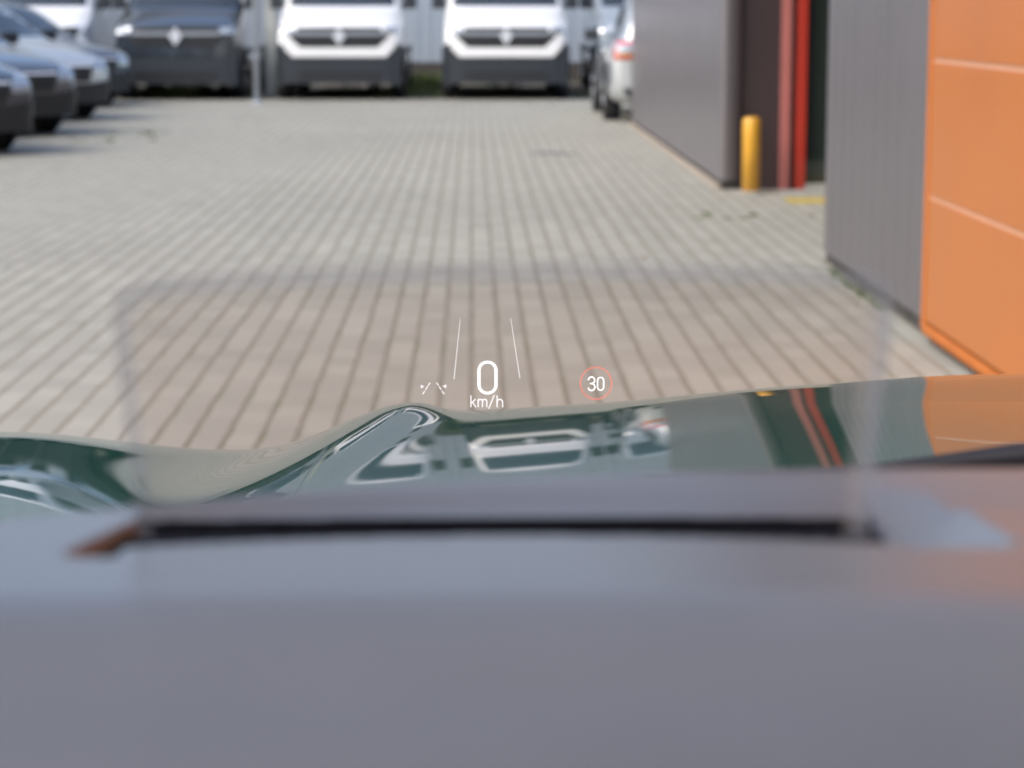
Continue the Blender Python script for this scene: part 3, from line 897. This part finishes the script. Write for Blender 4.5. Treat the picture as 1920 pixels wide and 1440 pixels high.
# outline of the pane in (x,z): slightly wider at its top, top edge bowed
def pane_outline(inset):
    pts = []
    b0, b1 = -.0985 + inset, .1165 - inset
    t0, t1 = -.1030 + inset, .1215 - inset
    ztop = lambda x: 1.2778 - inset - .25 * (x - .03) ** 2
    zb = 1.196
    r = .009
    pts.append((b0, zb)); pts.append((b1, zb))
    for k in range(7):
        a = k / 6 * pi / 2
        pts.append((t1 - r + r * cos(a), ztop(t1) - r + r * sin(a)))
    for k in range(1, 14):
        x = t1 - r + (t0 + r - t1 + r) * k / 14
        pts.append((x, ztop(x)))
    for k in range(7):
        a = pi / 2 + k / 6 * pi / 2
        pts.append((t0 + r + r * cos(a), ztop(t0) - r + r * sin(a)))
    return pts
def bow(x, z): return .6655 - .55 * (x - .01) ** 2 - .10 * (z - 1.2)
def pane(outline, name, m, thick, hole=None):
    bm = bmesh.new()
    vs = [bm.verts.new((x, 0, z)) for x, z in outline]
    if hole:
        hs = [bm.verts.new((x, 0, z)) for x, z in hole]
        n = len(vs)
        for k in range(n):
            if k == 0: continue                                   # open along the foot
            bm.faces.new((vs[k], vs[(k + 1) % n], hs[(k + 1) % n], hs[k]))
    else:
        bm.faces.new(vs)
    for i in range(1, 24):
        bmesh.ops.bisect_plane(bm, geom=bm.verts[:] + bm.edges[:] + bm.faces[:], plane_co=(-.11 + .24 * i / 24, 0, 0), plane_no=(1, 0, 0), dist=1e-6)
    for v in bm.verts: v.co.y = bow(v.co.x, v.co.z)
    if thick:
        r = bmesh.ops.extrude_face_region(bm, geom=bm.faces[:])
        bmesh.ops.translate(bm, vec=(0, thick, 0), verts=[g for g in r['geom'] if isinstance(g, bmesh.types.BMVert)])
    bmesh.ops.recalc_face_normals(bm, faces=bm.faces)
    me = bpy.data.meshes.new(name); bm.to_mesh(me); bm.free()
    return Hd(link_mesh(name, me, m, None, True))
RIM = .0046
cg = pane(pane_outline(RIM + .0001), 'combiner_glass', M['combiner'], 0)
es = [(.1095, 1.196), (.1165, 1.196), (.1168, 1.20), (.1203, 1.268), (.1118, 1.268)]  # added strip, its pale colour painting the light along the right edge
def edge_light_pane():
    bm = bmesh.new()
    bm.faces.new([bm.verts.new((x, bow(x, z) + .0012, z)) for x, z in es])
    me_ = bpy.data.meshes.new('lit_edge_strip'); bm.to_mesh(me_); bm.free()
    return Hd(link_mesh('lit_edge_strip', me_, M['edge'], None, True))
edge_light_pane()
Hd(MB().box(-.0975, .1215, .652, .669, 1.146, 1.1955, .001).build('glass_holder', M['void']))
rm = pane(pane_outline(0), 'glass_rim', M['rim'], 0, pane_outline(RIM))

# the virtual picture floats in the driver's line of sight, about two metres ahead over the bonnet
DH = 1.74
MS = DH / 4300.0
fwd = Vector((sin(R(1)) * cos(R(9.28)), cos(R(1)) * cos(R(9.28)), -sin(R(9.28))))
right = Vector((cos(R(1)), -sin(R(1)), 0)); up = right.cross(fwd)
hc = Vector((0, 0, 1.35)) + fwd * DH
rotm = Matrix((right, up, -fwd)).transposed().to_4x4()
rd = empty('speed_readout', (0, 0, 0))
rd.matrix_world = Matrix.Translation(hc) @ rotm
rd.parent = hud; rd.matrix_parent_inverse = Matrix.Translation(-Vector((0, .662, 1.16)))
def q(px, py): return ((px - 960) * MS, (720 - py) * MS)
def shape(name, polys, m, thick=.0006):
    bm = bmesh.new()
    for pl in polys:
        if isinstance(pl, tuple):
            o_, h_ = pl
            a = [bm.verts.new((*q(*p), 0)) for p in o_]; b = [bm.verts.new((*q(*p), 0)) for p in h_]
            n = len(a)
            for k in range(n): bm.faces.new((a[k], a[(k + 1) % n], b[(k + 1) % n], b[k]))
        else:
            bm.faces.new([bm.verts.new((*q(*p), 0)) for p in pl])
    r = bmesh.ops.extrude_face_region(bm, geom=bm.faces[:])
    bmesh.ops.translate(bm, vec=(0, 0, -thick), verts=[g for g in r['geom'] if isinstance(g, bmesh.types.BMVert)])
    bmesh.ops.recalc_face_normals(bm, faces=bm.faces)
    me = bpy.data.meshes.new(name); bm.to_mesh(me); bm.free()
    o = link_mesh(name, me, m); o.parent = rd
    return o
def rr(cx, cy, hw, hh, r, n=10):
    out = []
    for sx_, sy_, a0 in ((1, 1, 0), (-1, 1, 90), (-1, -1, 180), (1, -1, 270)):
        for k in range(n + 1):
            a = R(a0 + 90 * k / n)
            out.append((cx + sx_ * (hw - r) + r * cos(a), cy + sy_ * (hh - r) + r * sin(a)))
    return out
def zero(cx, cy, hw, hh, st):
    return (rr(cx, cy, hw, hh, hw * .98), rr(cx, cy, hw - st, hh - st * .85, (hw - st) * .97))
shape('speed_digit', [zero(914, 708, 18.8, 31.5, 5.7)], M['hud'])
def stroke(pts, wd):
    out = []
    for (x0, y0), (x1, y1) in zip(pts, pts[1:]):
        dx, dy = x1 - x0, y1 - y0; l = math.hypot(dx, dy) or 1
        nx, ny = -dy / l * wd / 2, dx / l * wd / 2
        ex, ey = dx / l * wd * .25, dy / l * wd * .25
        out.append([(x0 + nx - ex, y0 + ny - ey), (x1 + nx + ex, y1 + ny + ey), (x1 - nx + ex, y1 - ny + ey), (x0 - nx - ex, y0 - ny - ey)])
    return out
def arc(cx, cy, rx, ry, a0, a1, n=10): return [(cx + rx * cos(R(a0 + (a1 - a0) * k / n)), cy + ry * sin(R(a0 + (a1 - a0) * k / n))) for k in range(n + 1)]
wu = 2.2
k_ = stroke([(883, 742), (883, 763)], wu) + stroke([(884, 756), (891.5, 748.5)], wu) + stroke([(886, 754), (892, 763)], wu)
m1 = stroke([(896.5, 749), (896.5, 763)], wu) + stroke([(896.5, 753)] + arc(900.6, 753.2, 4.0, 4.6, 180, 360, 8) + [(904.6, 763)], wu) + stroke(arc(908.7, 753.2, 4.0, 4.6, 180, 360, 8) + [(912.7, 763)], wu)
sl = stroke([(916.5, 766), (926.5, 741)], wu)
h1 = stroke([(932, 742), (932, 763)], wu) + stroke(arc(937.2, 754, 5.2, 5.2, 180, 360, 8) + [(942.4, 763)], wu)
shape('speed_unit', k_ + m1 + sl + h1, M['hud_dim'])
for nm, a, b in (('lane_line', (862.8, 598), (851.2, 711)), ('lane_line', (957.6, 597), (974.8, 709))):
    shape(nm, [[(a[0] - .5, a[1]), (a[0] + .5, a[1]), (b[0] + .85, b[1]), (b[0] - .85, b[1])]], M['hud_line'])
ln = []
for x0, y0, x1, y1 in ((806, 718, 803.2, 722.4), (801.5, 725, 798, 730.5), (796.2, 733.5, 792.6, 739), (819, 718, 821.8, 722.4), (823.5, 725, 827, 730.5), (828.8, 733.5, 832.8, 738.5)):
    ln += stroke([(x0, y0), (x1, y1)], 1.9)
ln.append([(789, 721.5), (795.5, 724.8), (789, 728.2)]); ln.append([(836.5, 721), (829.5, 724.3), (836.5, 728)])
shape('lane_assist_icon', ln, M['hud_dim'])
ring = arc(1117.5, 718.5, 31, 31.5, 0, 360, 56)[:-1]; ringi = arc(1117.5, 718.5, 27.6, 28.1, 0, 360, 56)[:-1]
shape('speed_limit_ring', [(ring, ringi)], M['hud_red'])
th = stroke([(1103.2, 712.5)] + arc(1109.2, 713, 5.8, 6.3, 195, 360, 10) + arc(1109.2, 713.5, 5.8, 5.6, 0, 80, 6) + [(1107, 719.2)], 2.5) + stroke([(1107, 719.2)] + arc(1109.2, 725.8, 6.2, 6.7, 275, 360, 7) + arc(1109.2, 725.8, 6.2, 6.4, 0, 165, 12), 2.5)
shape('speed_limit_number', th + [zero(1126.2, 719.6, 7.0, 13.0, 2.5)], M['hud'])
